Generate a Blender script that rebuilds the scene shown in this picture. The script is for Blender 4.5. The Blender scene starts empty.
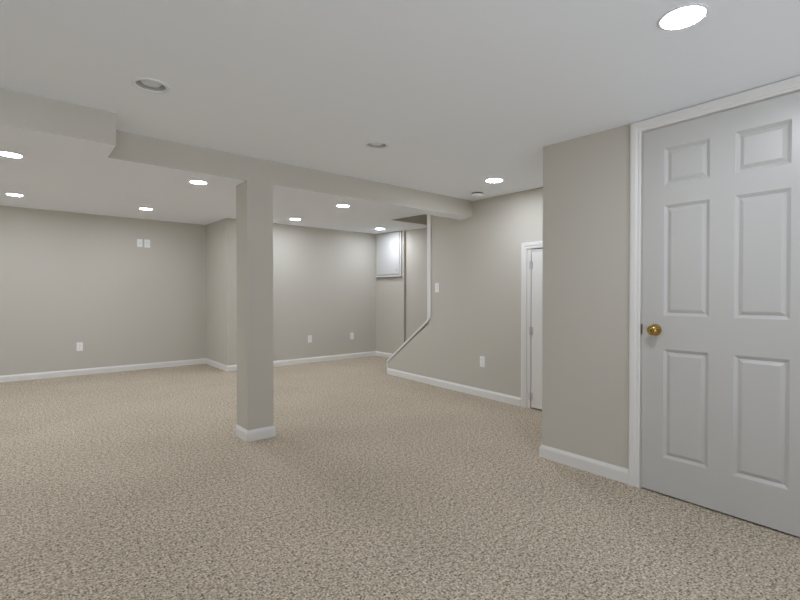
import bpy, bmesh, math
from mathutils import Vector, Matrix

C = bpy.context.scene.collection
SC = bpy.context.scene

# ------------------------------------------------------------------ camera, world, exposure
F_PX, CAM_H = 458.0, 1.11
YAW, PITCH = math.radians(40.05), math.radians(-0.63)
cam_data = bpy.data.cameras.new('camera')
cam_data.sensor_width = 36.0
cam_data.lens = F_PX / 800.0 * 36.0
cam_data.clip_start = 0.02
cam = bpy.data.objects.new('camera', cam_data)
C.objects.link(cam)
f0 = Vector((math.sin(YAW), math.cos(YAW), 0))
rt = Vector((math.cos(YAW), -math.sin(YAW), 0))
fw = f0 * math.cos(PITCH) + Vector((0, 0, math.sin(PITCH)))
up = rt.cross(fw)
M = Matrix.Identity(4)
for i in range(3):
    M[i][0], M[i][1], M[i][2] = rt[i], up[i], -fw[i]
M[2][3] = CAM_H
cam.matrix_world = M
SC.camera = cam

world = bpy.data.worlds.new('world')
SC.world = world
world.use_nodes = True
_wn, _wl = world.node_tree.nodes, world.node_tree.links
_tc = _wn.new('ShaderNodeTexCoord')
_sx = _wn.new('ShaderNodeSeparateXYZ')
_wr = _wn.new('ShaderNodeValToRGB')               # added bright band below the horizon to lift the ceiling, dimmer sky above
_wr.color_ramp.elements[0].position, _wr.color_ramp.elements[0].color = 0.40, (0.50, 0.535, 0.58, 1)
_wr.color_ramp.elements[1].position, _wr.color_ramp.elements[1].color = 0.52, (0.16, 0.17, 0.185, 1)
_mr = _wn.new('ShaderNodeMapRange')
_mr.inputs['From Min'].default_value = -1.0
_wl.new(_tc.outputs['Generated'], _sx.inputs[0])
_wl.new(_sx.outputs['Z'], _mr.inputs['Value'])
_wl.new(_mr.outputs['Result'], _wr.inputs['Fac'])
_wl.new(_wr.outputs['Color'], _wn['Background'].inputs[0])
_wn['Background'].inputs[1].default_value = 1.0

SC.view_settings.view_transform = 'Standard'
SC.view_settings.look = 'None'
SC.view_settings.gamma = 1.0
SC.view_settings.use_curve_mapping = False
SC.view_settings.exposure = 2.15
SC.cycles.max_bounces = 16
SC.cycles.diffuse_bounces = 12
SC.cycles.sample_clamp_indirect = 4.0
LAMP = 36.5                       # radiance of a lit downlight lens


# unseen fill light added up in the stairwell to brighten shaft and side wall
ld = bpy.data.lights.new('stairwell_fill', 'AREA')
ld.shape = 'DISK'
ld.size = 0.25
ld.energy = 0.8
ld.color = (1.0, 0.97, 0.93)
lo = bpy.data.objects.new('stairwell_fill', ld)
lo.location = (4.62, 2.9, 2.97)
lo.rotation_euler = (math.radians(25), 0, 0)
C.objects.link(lo)


# ------------------------------------------------------------------ materials
def lin(c):
    return tuple(((v / 255) / 12.92 if v / 255 <= 0.04045 else ((v / 255 + 0.055) / 1.055) ** 2.4) for v in c) + (1,)


def mat(name, rgb, rough=0.6, spec=0.5, metal=0.0, bump=None, var=0.0):
    m = bpy.data.materials.new(name)
    m.use_nodes = True
    nt = m.node_tree
    b = nt.nodes['Principled BSDF']
    col = lin(rgb)
    b.inputs['Base Color'].default_value = col
    b.inputs['Roughness'].default_value = rough
    b.inputs['Specular IOR Level'].default_value = spec
    b.inputs['Metallic'].default_value = metal
    tc = nt.nodes.new('ShaderNodeTexCoord')
    if var:
        n = nt.nodes.new('ShaderNodeTexNoise')
        n.inputs['Scale'].default_value = 3.0
        n.inputs['Detail'].default_value = 4.0
        nt.links.new(tc.outputs['Object'], n.inputs['Vector'])
        mx = nt.nodes.new('ShaderNodeMix')
        mx.data_type = 'RGBA'
        mx.inputs[6].default_value = tuple(v * (1 - var) for v in col[:3]) + (1,)
        mx.inputs[7].default_value = tuple(min(1, v * (1 + var)) for v in col[:3]) + (1,)
        nt.links.new(n.outputs['Fac'], mx.inputs[0])
        nt.links.new(mx.outputs[2], b.inputs['Base Color'])
    if bump:
        n2 = nt.nodes.new('ShaderNodeTexNoise')
        n2.inputs['Scale'].default_value = bump[0]
        n2.inputs['Detail'].default_value = 3.0
        nt.links.new(tc.outputs['Object'], n2.inputs['Vector'])
        bp = nt.nodes.new('ShaderNodeBump')
        bp.inputs['Strength'].default_value = bump[1]
        bp.inputs['Distance'].default_value = 0.002
        nt.links.new(n2.outputs['Fac'], bp.inputs['Height'])
        nt.links.new(bp.outputs['Normal'], b.inputs['Normal'])
    return m


def carpet_mat():
    m = bpy.data.materials.new('beige_cut_pile_carpet')
    m.use_nodes = True
    nt = m.node_tree
    N, L = nt.nodes, nt.links
    b = N['Principled BSDF']
    b.inputs['Roughness'].default_value = 0.95
    b.inputs['Specular IOR Level'].default_value = 0.1
    tc = N.new('ShaderNodeTexCoord')
    n1 = N.new('ShaderNodeTexNoise')                 # tufts
    n1.inputs['Scale'].default_value = 112.0
    n1.inputs['Detail'].default_value = 3.0
    n1.inputs['Roughness'].default_value = 0.7
    L.new(tc.outputs['Object'], n1.inputs['Vector'])
    nc = N.new('ShaderNodeTexNoise')                 # clumps of tufts
    nc.inputs['Scale'].default_value = 47.0
    nc.inputs['Detail'].default_value = 3.0
    nc.inputs['Roughness'].default_value = 0.8
    L.new(tc.outputs['Object'], nc.inputs['Vector'])
    av = N.new('ShaderNodeMix')
    av.inputs[0].default_value = 0.34
    L.new(n1.outputs['Fac'], av.inputs[2])
    L.new(nc.outputs['Fac'], av.inputs[3])
    ramp = N.new('ShaderNodeValToRGB')
    e = ramp.color_ramp.elements
    e[0].position, e[0].color = 0.385, lin(CARPET_D)
    e[1].position, e[1].color = 0.61, lin(CARPET_L)
    mid = ramp.color_ramp.elements.new(0.485)
    mid.color = lin(CARPET_M)
    L.new(av.outputs[0], ramp.inputs['Fac'])
    n2 = N.new('ShaderNodeTexNoise')                 # broad trodden patches
    n2.inputs['Scale'].default_value = 1.7
    n2.inputs['Detail'].default_value = 4.0
    L.new(tc.outputs['Object'], n2.inputs['Vector'])
    mr = N.new('ShaderNodeMapRange')
    mr.inputs['From Min'].default_value = 0.3
    mr.inputs['From Max'].default_value = 0.7
    mr.inputs['To Min'].default_value = 0.95
    mr.inputs['To Max'].default_value = 1.05
    L.new(n2.outputs['Fac'], mr.inputs['Value'])
    mul = N.new('ShaderNodeMix')
    mul.data_type = 'RGBA'
    mul.blend_type = 'MULTIPLY'
    mul.inputs[0].default_value = 1.0
    L.new(ramp.outputs['Color'], mul.inputs[6])
    L.new(mr.outputs['Result'], mul.inputs[7])
    L.new(mul.outputs[2], b.inputs['Base Color'])
    bp = N.new('ShaderNodeBump')
    bp.inputs['Strength'].default_value = 0.3
    bp.inputs['Distance'].default_value = 0.006
    L.new(av.outputs[0], bp.inputs['Height'])
    L.new(bp.outputs['Normal'], b.inputs['Normal'])
    return m


CARPET_D, CARPET_M, CARPET_L = (78, 69, 58), (178, 165, 147), (232, 220, 202)
m_wall = mat('taupe_wall_paint', (201, 197, 188), 0.75, 0.25, bump=(260, 0.05))
m_ceil = mat('white_ceiling_paint', (245, 249, 255), 0.9, 0.15, bump=(180, 0.05))
m_trim = mat('white_gloss_trim_paint', (232, 231, 229), 0.4, 0.5)
m_door = mat('white_satin_door_paint', (200, 199, 197), 0.33, 0.5, bump=(40, 0.02))
m_plastic = mat('white_plastic', (246, 246, 248), 0.35, 0.5)
m_slot = mat('dark_slot', (70, 68, 66), 0.6)
m_brass = mat('polished_brass', (186, 156, 92), 0.22, 0.5, 1.0)
m_dbrass = mat('aged_brass', (120, 92, 52), 0.4, 0.5, 1.0)
m_nickel = mat('satin_nickel', (214, 214, 216), 0.5, 0.5, 1.0)
m_lampwhite = mat('white_lamp_enamel', (234, 237, 241), 0.5, 0.4)
m_baffle = mat('grey_lamp_baffle', (185, 185, 182), 0.6, 0.3)
m_grey = mat('dull_grey', (120, 118, 112), 0.5, 0.4)
m_bulb = mat('frosted_bulb_glass', (232, 235, 238), 0.25, 0.5)
m_panel = mat('white_panel_paint', (208, 208, 208), 0.6, 0.3)
m_carpet = carpet_mat()
m_lit = bpy.data.materials.new('lit_lamp_lens')
m_lit.use_nodes = True
_b = m_lit.node_tree.nodes['Principled BSDF']
_b.inputs['Base Color'].default_value = (0.9, 0.9, 0.9, 1)
_b.inputs['Emission Color'].default_value = (0.91, 0.97, 1.06, 1)
_b.inputs['Emission Strength'].default_value = LAMP


# ------------------------------------------------------------------ mesh helpers
def link(name, bm, m, parent=None, smooth=None, kind=None):
    bmesh.ops.recalc_face_normals(bm, faces=bm.faces)
    me = bpy.data.meshes.new(name)
    bm.to_mesh(me)
    bm.free()
    me.materials.append(m)
    if smooth is not None:
        me.shade_smooth()
        me.set_sharp_from_angle(angle=math.radians(smooth))
    o = bpy.data.objects.new(name, me)
    C.objects.link(o)
    if parent:
        o.parent = parent
    if kind:
        o['kind'] = kind
    return o


def tag(o, label=None, cat=None, group=None, kind=None):
    if label:
        o['label'] = label
    if cat:
        o['category'] = cat
    if group:
        o['group'] = group
    if kind:
        o['kind'] = kind
    return o


def empty(name, mw, label, cat, group=None, kind=None):
    o = bpy.data.objects.new(name, None)
    C.objects.link(o)
    o.empty_display_size = 0.05
    o.matrix_world = mw
    return tag(o, label, cat, group, kind)


def hull_loops(bm, loops, close=True, cap0=True, cap1=True):
    """Skin a list of equal-length vertex loops."""
    vs = [[bm.verts.new(p) for p in lp] for lp in loops]
    for a, b in zip(vs[:-1], vs[1:]):
        n = len(a)
        for i in range(n if close else n - 1):
            j = (i + 1) % n
            bm.faces.new((a[i], a[j], b[j], b[i]))
    if cap0:
        bm.faces.new(vs[0])
    if cap1:
        bm.faces.new(list(reversed(vs[-1])))
    return vs


def box(bm, a, b, bev=0.0):
    x0, y0, z0 = a
    x1, y1, z1 = b
    t = bmesh.new()
    hull_loops(t, [[(x0, y0, z), (x1, y0, z), (x1, y1, z), (x0, y1, z)] for z in (z0, z1)])
    if bev:
        bmesh.ops.bevel(t, geom=t.edges[:], offset=bev, segments=2, affect='EDGES', profile=0.6)
    me = bpy.data.meshes.new('t')
    t.to_mesh(me)
    t.free()
    bm.from_mesh(me)
    bpy.data.meshes.remove(me)


def zc(y):
    """Underside of the ceiling: the old slab floor and joists are a little out of parallel."""
    return 2.106 + 0.0205 * max(0.0, y - 1.119)


def prism(bm, poly, z0=0.0, z1=None):
    """Vertical prism on a footprint; top follows the ceiling unless z1 is given."""
    top = [(x, y, zc(y) if z1 is None else z1) for x, y in poly]
    hull_loops(bm, [[(x, y, z0) for x, y in poly], top])


def wall(name, poly, z0=0.0, z1=None, m=None):
    bm = bmesh.new()
    prism(bm, poly, z0, z1)
    return link(name, bm, m or m_wall, kind='structure')


def mitre(path, o, side=1):
    out = []
    n = len(path)
    for i, p in enumerate(path):
        p = Vector(p)
        d0 = (p - Vector(path[i - 1])).normalized() if i > 0 else None
        d1 = (Vector(path[i + 1]) - p).normalized() if i < n - 1 else None
        n0 = Vector((-d0.y, d0.x)) if d0 else None
        n1 = Vector((-d1.y, d1.x)) if d1 else None
        if n0 is None:
            v = n1
        elif n1 is None:
            v = n0
        else:
            v = (n0 + n1).normalized()
            v = v / max(0.2, v.dot(n0))
        q = p + v * o * side
        out.append((q.x, q.y))
    return out


def sweep(bm, path, profile, fn, side=1):
    """Profile = closed list of (offset to the side, height off the plane), swept with mitred corners."""
    cols = [mitre(path, o, side) for o, e in profile]
    loops = [[fn(cols[k][i][0], cols[k][i][1], profile[k][1]) for k in range(len(profile))] for i in range(len(path))]
    hull_loops(bm, loops)


BASE_PROFILE = [(0.0, 0.0), (0.013, 0.0), (0.013, 0.060), (0.011, 0.070), (0.006, 0.078), (0.004, 0.084), (0.0, 0.085)]


def baseboard(name, path, side=1, parent=None):
    bm = bmesh.new()
    sweep(bm, path, BASE_PROFILE, lambda x, y, e: (x, y, e), side)
    return link(name, bm, m_trim, parent, kind=None if parent else 'structure')


def lathe(bm, prof, n=40, axis_m=Matrix.Identity(4), cap0=True, cap1=True):
    loops = []
    for r, z in prof:
        loops.append([axis_m @ Vector((r * math.cos(2 * math.pi * k / n), r * math.sin(2 * math.pi * k / n), z)) for k in range(n)])
    hull_loops(bm, loops, True, cap0, cap1)


# ------------------------------------------------------------------ the shell
X0, Y0 = -1.80, -1.50
DX = 2.757                       # face of the partition with the six-panel door
def RX(y):                       # face of the right wall (slightly askew)
    return 3.852 + 0.062 * (y - 2.652)

bm = bmesh.new()
box(bm, (X0 - 0.1, Y0 - 0.1, -0.08), (5.35, 7.85, 0.0))
link('floor', bm, m_carpet, kind='structure')

# ceiling with the stairwell opening and two holes for the recessed cans
HX0, HX1, HY0, HY1 = 4.14, 5.09, 1.86, 5.14
CANS = [(0.517, 2.508), (1.900, 2.508)]
CH, CR = 0.12, 0.068
bm = bmesh.new()
xs = [X0 - 0.1, 0.517 - CH, 0.517 + CH, 1.9 - CH, 1.9 + CH, HX0, HX1, 5.35]
ys = [Y0 - 0.1, 1.119, HY0, 2.508 - CH, 2.508 + CH, HY1, 7.85]
for i in range(len(xs) - 1):
    for j in range(len(ys) - 1):
        mx, my = (xs[i] + xs[i + 1]) / 2, (ys[j] + ys[j + 1]) / 2
        if HX0 < mx < HX1 and HY0 < my < HY1:
            continue
        hole = any(abs(mx - cx) < 0.01 and abs(my - cy) < 0.01 for cx, cy in CANS)
        if not hole:
            q = [(xs[i], ys[j]), (xs[i + 1], ys[j]), (xs[i + 1], ys[j + 1]), (xs[i], ys[j + 1])]
            bm.faces.new([bm.verts.new((x, y, zc(y))) for x, y in q])
            bm.faces.new([bm.verts.new((x, y, zc(y) + 0.10)) for x, y in q])
        else:
            n = 48
            inner, outer = [], []
            for k in range(n):
                a = 2 * math.pi * (k + 0.0) / n
                c_, s_ = math.cos(a), math.sin(a)
                f = CH / max(abs(c_), abs(s_))
                inner.append((mx + CR * c_, my + CR * s_))
                outer.append((mx + f * c_, my + f * s_))
            for k in range(n):
                l = (k + 1) % n
                bm.faces.new([bm.verts.new((x, y, zc(y))) for x, y in (inner[k], inner[l], outer[l], outer[k])])
            bm.faces.new([bm.verts.new((x, y, zc(y) + 0.10)) for x, y in outer])
bmesh.ops.remove_doubles(bm, verts=bm.verts, dist=1e-4)
o = link('ceiling', bm, m_ceil, kind='structure')

wall('wall_left', [(X0, Y0), (X0, 1.119), (X0, 7.70), (X0 - 0.1, 7.80), (X0 - 0.1, 1.119), (X0 - 0.1, Y0 - 0.1)])
bm = bmesh.new()                                    # wall behind the camera with a wide opening added to let in fill light
prism(bm, [(X0, Y0), (X0 - 0.1, Y0 - 0.1), (-1.45, Y0 - 0.1), (-1.45, Y0)])
prism(bm, [(2.45, Y0), (2.45, Y0 - 0.1), (5.2, Y0 - 0.1), (5.2, Y0)])
prism(bm, [(-1.45, Y0), (-1.45, Y0 - 0.1), (2.45, Y0 - 0.1), (2.45, Y0)], 2.02)
link('wall_near', bm, m_wall, kind='structure')
wall('wall_back_left', [(X0, 7.70), (2.37, 7.70), (2.47, 7.80), (X0 - 0.1, 7.80)])
wall('wall_return', [(2.37, 7.70), (2.35, 6.695), (2.45, 6.795), (2.47, 7.80)])
wall('wall_back', [(2.35, 6.695), (5.048, 6.685), (5.2, 6.80), (2.45, 6.795)])
EWY = 5.905
wall('wall_far_right', [(5.048, EWY), (5.048, 6.685), (5.2, 6.80), (5.2, EWY)])
wall('wall_stair_side', [(5.095, 1.60), (5.095, EWY), (5.2, EWY), (5.2, 1.60)], 0, 3.0)
wall('wall_closet_side', [(5.1, Y0), (5.1, 1.60), (5.2, 1.60), (5.2, Y0)])  # unseen wall, added to keep outside light out of the closet

# shaft over the stairs, closed above
bm = bmesh.new()
prism(bm, [(HX0 - 0.06, HY1), (HX1, HY1), (HX1, HY1 + 0.08), (HX0 - 0.06, HY1 + 0.08)], zc(HY1) + 0.003, 3.0)
prism(bm, [(HX0 - 0.06, HY0), (HX0, HY0), (HX0, HY1), (HX0 - 0.06, HY1)], zc(HY1) + 0.003, 3.0)
prism(bm, [(HX0 - 0.06, HY0 - 0.08), (HX1, HY0 - 0.08), (HX1, HY0), (HX0 - 0.06, HY0)], zc(HY0) + 0.003, 3.0)
prism(bm, [(HX0 - 0.06, HY0 - 0.08), (HX1, HY0 - 0.08), (HX1, HY1 + 0.08), (HX0 - 0.06, HY1 + 0.08)], 3.0, 3.05)
link('wall_stairwell', bm, m_wall, kind='structure')

# the closet partition: front wall with the door opening, end return, and the closet's back
D1A, D1B, D1T = 1.119, 0.335, 2.040        # door opening along Y and its top
bm = bmesh.new()
T = 0.11
prism(bm, [(DX, D1A), (DX, 1.768), (DX + T, 1.768), (DX + T, D1A)])
prism(bm, [(DX, Y0), (DX, D1B), (DX + T, D1B), (DX + T, Y0)])
prism(bm, [(DX, D1B), (DX, D1A), (DX + T, D1A), (DX + T, D1B)], D1T)
link('wall_partition', bm, m_wall, kind='structure')
wall('wall_partition_return', [(DX + T, 1.768 - T), (DX + T, 1.768), (5.2, 1.768), (5.2, 1.768 - T)])

# right wall: full height, a low door, and the stepped-down half wall beside the stairs
RT = 0.115
D2A, D2B, D2T = 2.640, 1.930, 1.560
KY, KZ, EY, EZ = 4.137, 0.820, 5.019, 0.170
bm = bmesh.new()


def rpoly(pts):
    hull_loops(bm, [[(RX(y) + t, y, z) for y, z in pts] for t in (0, RT)])


rpoly([(1.768, 0), (D2B, 0), (D2B, zc(D2B)), (1.768, zc(1.768))])
rpoly([(D2B, D2T), (D2A, D2T), (D2A, zc(D2A)), (D2B, zc(D2B))])
rpoly([(D2A, 0), (KY, 0), (KY, zc(KY)), (D2A, zc(D2A))])
rpoly([(KY, 0), (EY, 0), (EY, EZ), (KY, KZ - 0.07)])
link('wall_right', bm, m_wall, kind='structure')

def white_soffit(o):
    """The undersides are painted with the white ceiling paint, the faces with the wall paint."""
    o.data.materials.append(m_ceil)
    for p in o.data.polygons:
        if p.normal.z < -0.9:
            p.material_index = 1


# dropped beam with the deeper boxed end, and the column under it
bm = bmesh.new()
BZ, BY0, BY1 = 1.970, 3.382, 3.572
prism(bm, [(X0, BY0), (RX(BY0), BY0), (RX(BY1), BY1), (X0, BY1)], BZ)
white_soffit(link('beam', bm, m_wall, kind='structure'))
bm = bmesh.new()
prism(bm, [(X0, 3.045), (0.447, 3.045), (0.447, BY0), (X0, BY0)], BZ - 0.007)
white_soffit(link('beam_box', bm, m_wall, kind='structure'))
bm = bmesh.new()
prism(bm, [(1.339, BY0), (1.546, BY0), (1.546, 3.600), (1.339, 3.600)], 0, BZ)
col = link('column', bm, m_wall, kind='structure')
bm = bmesh.new()
ring = [(1.339, 3.60), (1.339, BY0), (1.546, BY0), (1.546, 3.60)]
sweep(bm, ring, BASE_PROFILE, lambda x, y, e: (x, y, e), -1)
sweep(bm, [ring[3], ring[0]], BASE_PROFILE, lambda x, y, e: (x, y, e), -1)
link('baseboard', bm, m_trim, col)

# baseboards
baseboard('baseboard_left', [(X0, 7.70), (X0, Y0)], 1)
baseboard('baseboard_back', [(X0, 7.70), (2.37, 7.70), (2.35, 6.695), (5.048, 6.685), (5.048, 5.905), (5.095, 5.905), (5.095, 5.20)], -1)
baseboard('baseboard_partition', [(3.80, 1.768), (DX, 1.768), (DX, 1.184)], -1)
baseboard('baseboard_partition_near', [(DX, 0.268), (DX, Y0)], -1)
baseboard('baseboard_right', [(RX(2.708), 2.708), (RX(EY), EY)], 1)

# ------------------------------------------------------------------ trim on the half wall
def rmap(off):
    return lambda s, z, e: (RX(s) - e + off, s, z)


bm = bmesh.new()                                    # sloping cap
L0, L1 = Vector((EY + 0.012, EZ - 0.004)), Vector((KY - 0.052, KZ))
dv = (L1 - L0).normalized()
nv = Vector((dv.y, -dv.x)) * -1
if nv.y < 0:
    nv = -nv
hull_loops(bm, [[(RX(p.x) - e, p.x, p.y) for p in (L0, L1, L1 + nv * 0.026, L0 + nv * 0.026)] for e in (0.009, -RT - 0.009)])
link('trim_1', bm, m_trim, kind='structure')
bm = bmesh.new()                                    # post casing round the end of the full-height wall
za = KZ - 0.02
hull_loops(bm, [[(RX(y) - 0.016, y, z) for y, z in ((KY - 0.052, za + 0.03), (KY + 0.013, za - 0.03), (KY + 0.013, zc(KY)), (KY - 0.052, zc(KY)))],
                [(RX(y), y, z) for y, z in ((KY - 0.052, za + 0.03), (KY + 0.013, za - 0.03), (KY + 0.013, zc(KY)), (KY - 0.052, zc(KY)))]])
hull_loops(bm, [[(RX(y) + RT + 0.014, y, z) for y, z in ((KY, za), (KY + 0.013, za), (KY + 0.013, zc(KY)), (KY, zc(KY)))],
                [(RX(y), y, z) for y, z in ((KY, za), (KY + 0.013, za), (KY + 0.013, zc(KY)), (KY, zc(KY)))]])
link('trim_2', bm, m_trim, kind='structure')
bm = bmesh.new()                                    # low end of the half wall
hull_loops(bm, [[(x, y, z) for x, y in ((RX(EY) - 0.014, EY), (RX(EY) + RT + 0.01, EY), (RX(EY) + RT + 0.01, EY + 0.014), (RX(EY) - 0.014, EY + 0.014))] for z in (0, EZ)])
link('trim_3', bm, m_trim, kind='structure')

# carpeted stairs rising behind the half wall
bm = bmesh.new()
pts = [(4.90, 0.0)]
yy, zz = 4.90, 0.0
for k in range(9):
    zz += 0.19
    pts.append((yy, zz - 0.06 if False else zz))
    yy -= 0.235
    pts.append((yy, zz))
pts.append((yy, 0.0))
hull_loops(bm, [[(x, y, z - (0.11 if z > 0 else 0)) for y, z in pts] for x in (RX(4.4) + RT + 0.03, 5.09)])
link('floor_stairs', bm, m_carpet, kind='structure')

# ------------------------------------------------------------------ door casings
CASE = [(0.0, 0.0), (0.0, 0.010), (0.010, 0.013), (0.018, 0.011), (0.030, 0.016), (0.050, 0.017), (0.060, 0.014), (0.062, 0.0)]


def casing(name, path, fn, side, prof):
    bm = bmesh.new()
    sweep(bm, path, prof, fn, side)
    return link(name, bm, m_trim, kind='structure')


dmap = lambda s, z, e: (DX - 0.004 - e, s, z)
casing('trim_4', [(D1A + 0.003, 0.0), (D1A + 0.003, 2.041), (D1B - 0.003, 2.041), (D1B - 0.003, 0.0)], dmap, -1, CASE)
casing('trim_5', [(D2A, 0.0), (D2A, D2T), (D2B, D2T), (D2B, 0.0)], lambda s, z, e: (RX(s) - e, s, z), -1,
       [(o * 1.06, e) for o, e in CASE])


# ------------------------------------------------------------------ six-panel door
def panel_door(bm, x, ya, yb, z0, z1, th, cols, rows, dirx=-1):
    """Slab with moulded raised panels in its front face (facing -X)."""
    ycut = sorted({ya, yb, *[v for c in cols for v in c]})
    zcut = sorted({z0, z1, *[v for r in rows for v in r]})
    vcache = {}

    def V(y, z, d):
        k = (round(y, 5), round(z, 5), round(d, 5))
        if k not in vcache:
            vcache[k] = bm.verts.new((x + d, y, z))
        return vcache[k]

    rings = [(0.0, 0.0), (0.003, 0.002), (0.015, 0.0115), (0.018, 0.012), (0.034, 0.003), (0.037, 0.0025)]
    for i in range(len(ycut) - 1):
        for j in range(len(zcut) - 1):
            a, b, c, d = ycut[i], ycut[i + 1], zcut[j], zcut[j + 1]
            isp = any(abs(a - min(q)) < 1e-6 for q in cols) and any(abs(c - min(q)) < 1e-6 for q in rows)
            if not isp:
                bm.faces.new((V(a, c, 0), V(b, c, 0), V(b, d, 0), V(a, d, 0)))
                continue
            prev = None
            for ins, dep in rings:
                r = [V(a + ins, c + ins, dep), V(b - ins, c + ins, dep), V(b - ins, d - ins, dep), V(a + ins, d - ins, dep)]
                if prev:
                    for k in range(4):
                        bm.faces.new((prev[k], prev[(k + 1) % 4], r[(k + 1) % 4], r[k]))
                prev = r
            bm.faces.new(prev)
    # edges and back
    fr = [(y, z0) for y in ycut] + [(yb if yb > ya else ya, z) for z in zcut[1:]] + [(y, z1) for y in reversed(ycut[:-1])] + [(ycut[0], z) for z in reversed(zcut[1:-1])]
    f = [V(y, z, 0) for y, z in fr]
    bk = [bm.verts.new((x + th, y, z)) for y, z in fr]
    n = len(fr)
    for k in range(n):
        bm.faces.new((f[k], f[(k + 1) % n], bk[(k + 1) % n], bk[k]))
    bm.faces.new(bk)


XD = DX - 0.013
bm = bmesh.new()
panel_door(bm, XD, 0.342, 1.113, 0.009, 2.032, 0.035,
           [(0.781, 0.999), (0.456, 0.673)], [(0.210, 0.812), (0.995, 1.603), (1.712, 1.916)])
door1 = link('door_1', bm, m_door, kind='structure')
tag(door1, 'large white six-panel door with brass knob in the near partition', 'door')
bm = bmesh.new()                                     # jamb: thin liner inside the opening
for a, b in ((1.1165, 1.1195), (0.3345, 0.3375)):
    box(bm, (XD + 0.004, a, 0.0), (DX + T, b, 2.0365))
box(bm, (XD + 0.006, 0.3375, 2.0365), (DX + T, 1.1165, 2.0395))
link('trim_6', bm, m_trim, kind='structure')

KYC, KZC = 1.040, 0.915
AX = Matrix.Translation((XD, KYC, KZC)) @ Matrix.Rotation(-math.pi / 2, 4, 'Y')
bm = bmesh.new()                                     # rosette
lathe(bm, [(0.032, 0.0), (0.033, 0.003), (0.031, 0.007), (0.024, 0.010), (0.013, 0.012), (0.0115, 0.020)], 40, AX)
ros = link('knob_rosette', bm, m_brass, door1, smooth=35)
bm = bmesh.new()                                     # knob
lathe(bm, [(0.0115, 0.012), (0.012, 0.026), (0.016, 0.030), (0.0245, 0.036), (0.0275, 0.044), (0.0272, 0.051), (0.0245, 0.057), (0.018, 0.061), (0.0165, 0.0605), (0.0155, 0.059), (0.010, 0.0605), (0.003, 0.061)], 40, AX)
knob = link('door_knob', bm, m_brass, door1, smooth=35)
bm = bmesh.new()                                     # turn button in the knob
box(bm, (XD - 0.065, KYC - 0.002, KZC - 0.007), (XD - 0.060, KYC + 0.002, KZC + 0.007), 0.0008)
link('turn_button', bm, m_dbrass, knob)
bm = bmesh.new()                                     # latch plate on the door edge
box(bm, (XD - 0.004, 1.1105, KZC - 0.029), (XD + 0.02, 1.1163, KZC + 0.029), 0.0008)
lp = link('latch_plate', bm, m_dbrass, door1)
lp['label'] = 'aged brass latch plate on the door edge'

# ------------------------------------------------------------------ low closet door in the right wall
bm = bmesh.new()                                     # jamb
for a, b in ((2.597, D2A), (D2B, D2B + 0.043)):
    hull_loops(bm, [[(RX(y) - 0.003, y, z), (RX(y) + RT, y, z)] + [] for y, z in ((a, 0), (b, 0), (b, D2T - 0.001), (a, D2T - 0.001))] if False else
               [[(RX(y) - 0.003 + t, y, z) for y, z in ((a, 0), (b, 0), (b, D2T), (a, D2T))] for t in (0, RT)])
hull_loops(bm, [[(RX(y) + 0.001 + t, y, z) for y, z in ((D2B + 0.043, D2T - 0.022), (2.597, D2T - 0.022), (2.597, D2T - 0.006), (D2B + 0.043, D2T - 0.006))] for t in (0, RT)])
link('trim_7', bm, m_trim, kind='structure')
bm = bmesh.new()
ya, yb = 1.978, 2.591
hull_loops(bm, [[(RX(y) + t, y, z) for y, z in ((ya, 0.014), (yb, 0.014), (yb, D2T - 0.026), (ya, D2T - 0.026))] for t in (0, 0.035)])
bmesh.ops.bevel(bm, geom=bm.edges[:], offset=0.002, segments=2, affect='EDGES')
door2 = link('door_2', bm, m_trim, kind='structure')
tag(door2, 'low white closet door with three hinges in the wall under the stairs', 'door')
for zh in (1.400, 0.760, 0.120):
    bm = bmesh.new()
    yc = 2.594
    mt = Matrix.Translation((RX(yc) - 0.007, yc, zh - 0.038))
    lathe(bm, [(0.004, -0.004), (0.0062, 0.0), (0.0062, 0.024), (0.0056, 0.0245), (0.0056, 0.0255), (0.0062, 0.026), (0.0062, 0.050), (0.0056, 0.0505), (0.0056, 0.0515), (0.0062, 0.052), (0.0062, 0.076), (0.004, 0.080)], 14, mt)
    for s in (-1, 1):
        x = RX(yc + s * 0.012)
        box(bm, (x - 0.0065, min(yc, yc + s * 0.020), zh - 0.037), (x + 0.001, max(yc, yc + s * 0.020), zh + 0.037), 0.001)
    h = link('hinge', bm, m_nickel, door2)
    h['label'] = 'satin nickel hinge'


# ------------------------------------------------------------------ ceiling lamps
def ceil_m(x, y):
    """Frame on the ceiling at (x, y): local -Z points down into the room."""
    return Matrix.Translation((x, y, zc(y))) @ Matrix.Rotation(math.atan(0.0205) if y > 1.119 else 0.0, 4, 'X')


def copy_tree(o, parent=None):
    c = o.copy()
    C.objects.link(c)
    if parent:
        c.parent = parent
    for ch in list(o.children):
        copy_tree(ch, c)
    return c


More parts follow.
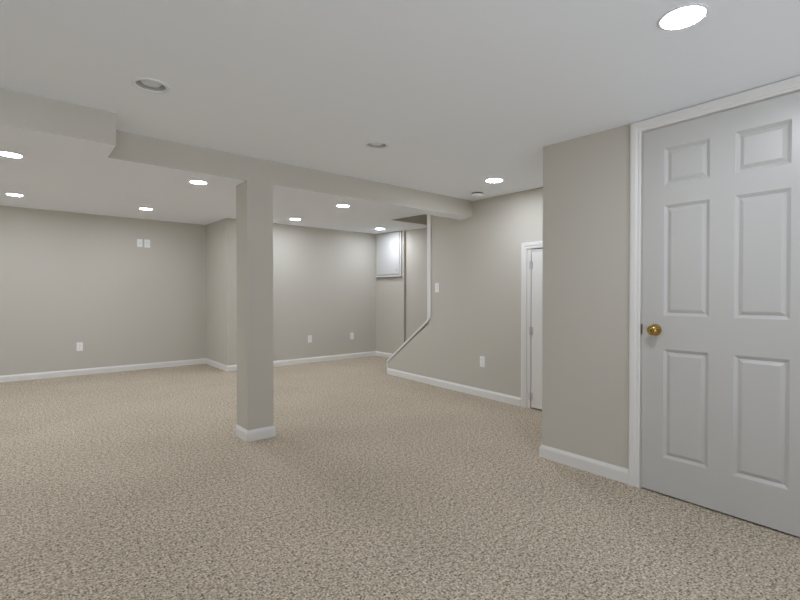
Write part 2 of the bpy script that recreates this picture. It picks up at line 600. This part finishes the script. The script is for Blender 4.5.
LIT = [
    (1.841, 0.614, 'round lit downlight nearest the camera, above the six-panel door', 'lit downlights in the main ceiling'),
    (3.290, 2.604, 'round lit downlight in the main ceiling beside the smoke detector', 'lit downlights in the main ceiling'),
    (-0.021, 4.581, 'lit downlight just behind the beam, cut by the left edge of the photo', 'lit downlights beyond the beam'),
    (0.004, 6.630, 'lit downlight near the far wall, second from the left edge of the photo', 'lit downlights beyond the beam'),
    (1.336, 4.551, 'lit downlight just left of the column and close behind the beam', 'lit downlights beyond the beam'),
    (1.299, 6.630, 'lit downlight close to the far left wall above the pair of wall plates', 'lit downlights beyond the beam'),
    (3.113, 6.060, 'lit downlight just right of the column, close to the back wall', 'lit downlights beyond the beam'),
    (3.015, 4.648, 'lit downlight behind the beam between column and stairs', 'lit downlights beyond the beam'),
    (4.633, 6.026, 'lit downlight in the far corner above the white access panel', 'lit downlights beyond the beam'),
    (-0.900, 2.500, 'added unseen downlight of the main ceiling beyond the boxed beam, by the left wall', 'lit downlights in the main ceiling'),  # from here on: out-of-view fill lamps, added to brighten the room
    (-1.300, 4.580, 'added unseen downlight behind the beam by the left wall', 'lit downlights beyond the beam'),
    (-1.300, 6.630, 'added unseen downlight in the far left corner', 'lit downlights beyond the beam'),
]
proto = empty('recessed_downlight', ceil_m(*LIT[0][:2]), LIT[0][2], 'ceiling light', LIT[0][3])
bm = bmesh.new()
NR = 48
prof = [(0.069, 0.0), (0.081, 0.0), (0.0805, -0.002), (0.077, -0.0035), (0.072, -0.004), (0.069, -0.003)]
loops = [[(r * math.cos(2 * math.pi * k / NR), r * math.sin(2 * math.pi * k / NR), z) for r, z in prof] for k in range(NR)]
loops.append(loops[0])
hull_loops(bm, loops, True, False, False)
bmesh.ops.remove_doubles(bm, verts=bm.verts, dist=1e-6)
link('trim_ring', bm, m_lampwhite, proto, smooth=40)
bm = bmesh.new()
lathe(bm, [(0.0692, -0.0012), (0.0692, -0.0028), (0.066, -0.0036), (0.04, -0.0046), (0.004, -0.005)], NR)
link('lens', bm, m_lit, proto, smooth=40)
for x, y, lab, grp in LIT[1:]:
    c = copy_tree(proto)
    c.matrix_world = ceil_m(x, y)
    tag(c, lab, 'ceiling light', grp)

# unlit recessed cans
UNLIT = ['unlit recessed downlight in the main ceiling in front of the boxed beam end',
         'unlit recessed downlight in the middle of the main ceiling, right of the column']
can = empty('unlit_downlight', ceil_m(*CANS[0]), UNLIT[0], 'ceiling light', 'unlit recessed downlights')
bm = bmesh.new()
prof = [(0.066, 0.002), (0.088, 0.0), (0.0875, -0.003), (0.083, -0.005), (0.070, -0.0055), (0.066, -0.003)]
loops = [[(r * math.cos(2 * math.pi * k / NR), r * math.sin(2 * math.pi * k / NR), z) for r, z in prof] for k in range(NR)]
loops.append(loops[0])
hull_loops(bm, loops, True, False, False)
bmesh.ops.remove_doubles(bm, verts=bm.verts, dist=1e-6)
link('trim_ring', bm, m_lampwhite, can, smooth=40)
bm = bmesh.new()
lathe(bm, [(0.067, -0.002), (0.0655, 0.010), (0.060, 0.030), (0.053, 0.046), (0.048, 0.052), (0.049, 0.056), (0.057, 0.048), (0.064, 0.032), (0.0672, 0.010), (0.0675, 0.0)], NR, Matrix.Identity(4), False, False)
link('reflector', bm, m_baffle, can, smooth=40)
bm = bmesh.new()
lathe(bm, [(0.049, 0.056), (0.0495, 0.026), (0.048, 0.017), (0.043, 0.009), (0.030, 0.004), (0.014, 0.002), (0.002, 0.0015)], NR)
link('bulb_face', bm, m_bulb, can, smooth=50)
c = copy_tree(can)
c.matrix_world = ceil_m(*CANS[1])
tag(c, UNLIT[1], 'ceiling light', 'unlit recessed downlights')

# smoke detector in the corner
sd = empty('smoke_detector', ceil_m(3.585, 3.05), 'small round white smoke detector on the ceiling in the corner by the beam', 'smoke detector')
bm = bmesh.new()
lathe(bm, [(0.066, 0.0), (0.068, -0.003), (0.066, -0.006), (0.055, -0.007)], 40)
link('base_ring', bm, m_plastic, sd, smooth=40)
bm = bmesh.new()
lathe(bm, [(0.056, -0.006), (0.057, -0.018)], 40)
o = link('vent_band', bm, m_slot, sd, smooth=40)
o['label'] = 'dark vent gap round the detector'
bm = bmesh.new()
lathe(bm, [(0.054, -0.017), (0.064, -0.019), (0.064, -0.032), (0.058, -0.039), (0.042, -0.042), (0.040, -0.040), (0.022, -0.041), (0.004, -0.044)], 40)
link('cover', bm, m_plastic, sd, smooth=40)


# ------------------------------------------------------------------ wall plates
def wall_frame(p, right, out):
    """Local X = along the wall, Y = out of the wall, Z = up."""
    r, o = Vector(right).normalized(), Vector(out).normalized()
    m = Matrix.Identity(4)
    for i in range(3):
        m[i][0], m[i][1], m[i][2], m[i][3] = r[i], o[i], (0, 0, 1)[i], p[i]
    return m


def plate_bm(w=0.072, h=0.116):
    bm = bmesh.new()
    box(bm, (-w / 2, 0, -h / 2), (w / 2, 0.006, h / 2), 0.0022)
    return bm


def screw(parent, z, x=0.0):
    bm = bmesh.new()
    lathe(bm, [(0.003, 0.0), (0.003, 0.0006), (0.001, 0.001)], 12, Matrix.Translation((x, 0.006, z)) @ Matrix.Rotation(-math.pi / 2, 4, 'X'))
    link('screw', bm, m_plastic, parent)


def make_outlet(mw, label, group):
    t = empty('wall_outlet', mw, label, 'electrical outlet', group)
    link('cover_plate', plate_bm(), m_plastic, t)
    for s in (-1, 1):
        bm = bmesh.new()
        zz = s * 0.0195
        n = 24
        lp = []
        for k in range(n):
            a = 2 * math.pi * k / n
            lp.append((max(-0.0165, min(0.0165, 0.0172 * 1.05 * math.cos(a))), max(-0.0135, min(0.0135, 0.0172 * math.sin(a)))))
        hull_loops(bm, [[(x, 0.004, zz + z) for x, z in lp], [(x, 0.0078, zz + z) for x, z in lp], [(x * 0.94, 0.0084, zz + z * 0.94) for x, z in lp]])
        rc = link('receptacle', bm, m_plastic, t)
        bm = bmesh.new()
        for x, hh in ((-0.0062, 0.0045), (0.0062, 0.0036)):
            box(bm, (x - 0.0011, 0.0078, zz + 0.002 - hh), (x + 0.0011, 0.0087, zz + 0.002 + hh))
        box(bm, (-0.0022, 0.0078, zz - 0.0105), (0.0022, 0.0087, zz - 0.0065))
        link('slots', bm, m_slot, rc)
    screw(t, 0.0)
    return t


OUT_G = 'white duplex outlets low on the walls'
out_l = make_outlet(wall_frame((0.680, 7.70, 0.396), (1, 0, 0), (0, -1, 0)), 'white duplex outlet low on the far left wall', OUT_G)


def place(o, mw, label, group):
    c = copy_tree(o)
    c.matrix_world = mw
    return tag(c, label, 'electrical outlet', group)


place(out_l, wall_frame((3.690, 6.690, 0.390), (1, 0, 0), (0, -1, 0)), 'white duplex outlet on the back wall, the one closer to the column', OUT_G)
place(out_l, wall_frame((4.517, 6.687, 0.392), (1, 0, 0), (0, -1, 0)), 'white duplex outlet on the back wall, the one closer to the far corner', OUT_G)
rd = Vector((-0.065, -1, 0)).normalized()
ro = Vector((-1, 0.065, 0)).normalized()
place(out_l, wall_frame((RX(3.228), 3.228, 0.386), rd, ro), 'white duplex outlet on the right wall left of the low closet door', OUT_G)

sw = empty('light_switch', wall_frame((RX(3.975), 3.975, 1.199), rd, ro), 'white rocker light switch on the right wall beside the tall white post trim', 'light switch')
link('cover_plate', plate_bm(), m_plastic, sw)
bm = bmesh.new()
hull_loops(bm, [[(x, 0.005, z) for x, z in ((-0.0165, -0.033), (0.0165, -0.033), (0.0165, 0.033), (-0.0165, 0.033))],
                [(x, y, z) for x, y, z in ((-0.0165, 0.0105, -0.033), (0.0165, 0.0105, -0.033), (0.0165, 0.0070, 0.033), (-0.0165, 0.0070, 0.033))]])
link('rocker', bm, m_plastic, sw)
screw(sw, 0.047)
screw(sw, -0.047)

jk = empty('cable_plate', wall_frame((1.424, 7.70, 1.882), (1, 0, 0), (0, -1, 0)), 'white cable jack plate high on the far left wall, left of the pair', 'wall plate', 'pair of plates high on the far left wall')
link('cover_plate', plate_bm(0.070, 0.114), m_plastic, jk)
bm = bmesh.new()
AXJ = Matrix.Translation((0, 0.006, 0)) @ Matrix.Rotation(-math.pi / 2, 4, 'X')
lathe(bm, [(0.0075, 0.0), (0.0075, 0.003), (0.0048, 0.0032), (0.0048, 0.011), (0.002, 0.011)], 16, AXJ)
link('jack', bm, m_nickel, jk)
screw(jk, 0.042)
screw(jk, -0.042)
dp = empty('outlet_plate', wall_frame((1.522, 7.70, 1.880), (1, 0, 0), (0, -1, 0)), 'white outlet plate high on the far left wall, right of the pair', 'wall plate', 'pair of plates high on the far left wall')
link('cover_plate', plate_bm(0.076, 0.122), m_plastic, dp)
bm = bmesh.new()
box(bm, (-0.0165, 0.005, -0.033), (0.0165, 0.0082, 0.033), 0.001)
ins = link('insert', bm, m_plastic, dp)
for s in (-1, 1):
    bm = bmesh.new()
    for x in (-0.0062, 0.0062):
        box(bm, (x - 0.0011, 0.0078, s * 0.019 - 0.003), (x + 0.0011, 0.0088, s * 0.019 + 0.006))
    box(bm, (-0.0022, 0.0078, s * 0.019 - 0.010), (0.0022, 0.0088, s * 0.019 - 0.006))
    link('slots', bm, m_slot, ins)

# ------------------------------------------------------------------ access panel in the far corner
PY0, PY1, PZ0 = 5.945, 6.640, 1.430
PX = 5.048
ap = empty('access_panel', Matrix.Translation((PX, (PY0 + PY1) / 2, PZ0)), 'white utility access panel high on the wall in the far corner, with small latch', 'access panel')
pt = zc(PY0) - 0.012
IM = ap.matrix_world.inverted()


def apl(name, bm, m, parent):
    bmesh.ops.transform(bm, matrix=IM, verts=bm.verts)
    return link(name, bm, m, parent)


bm = bmesh.new()
FWD = 0.024
for a, b in (((PX - FWD, PY0, PZ0), (PX, PY0 + 0.045, pt)), ((PX - FWD, PY1 - 0.02, PZ0), (PX, PY1, pt)),
             ((PX - FWD - 0.004, PY0 - 0.004, PZ0 - 0.002), (PX, PY1, PZ0 + 0.028)), ((PX - FWD, PY0 + 0.045, pt - 0.02), (PX, PY1 - 0.02, pt))):
    box(bm, a, b, 0.002)
apl('frame', bm, m_panel, ap)
bm = bmesh.new()
box(bm, (PX - FWD - 0.006, PY0 - 0.004, PZ0 - 0.020), (PX, PY1, PZ0 - 0.002), 0.001)  # dark grey strip drawn along the panel's bottom edge
apl('bottom_strip', bm, m_grey, ap)['label'] = 'thin grey strip along the bottom edge'
bm = bmesh.new()
box(bm, (PX - 0.030, PY0 + 0.049, PZ0 + 0.044), (PX - 0.006, PY1 - 0.022, pt - 0.022), 0.002)
pd = apl('panel_door', bm, m_panel, ap)
bm = bmesh.new()
box(bm, (PX - 0.040, PY0 + 0.118, PZ0 + 0.085), (PX - 0.029, PY0 + 0.130, PZ0 + 0.135), 0.002)
lt = apl('latch', bm, m_nickel, pd)
lt['label'] = 'small metal latch'
# the doorway wall leans a little out of square towards the near end
for o in C.objects:
    if o.type == 'MESH' and (o.name in ('door_1', 'trim_4', 'trim_6', 'wall_partition', 'baseboard_partition_near') or (o.parent and (o.parent == door1 or o.parent == knob))):
        for v in o.data.vertices:
            v.co.x -= 0.028 * max(0.0, 1.13 - v.co.y)
bpy.context.view_layer.update()
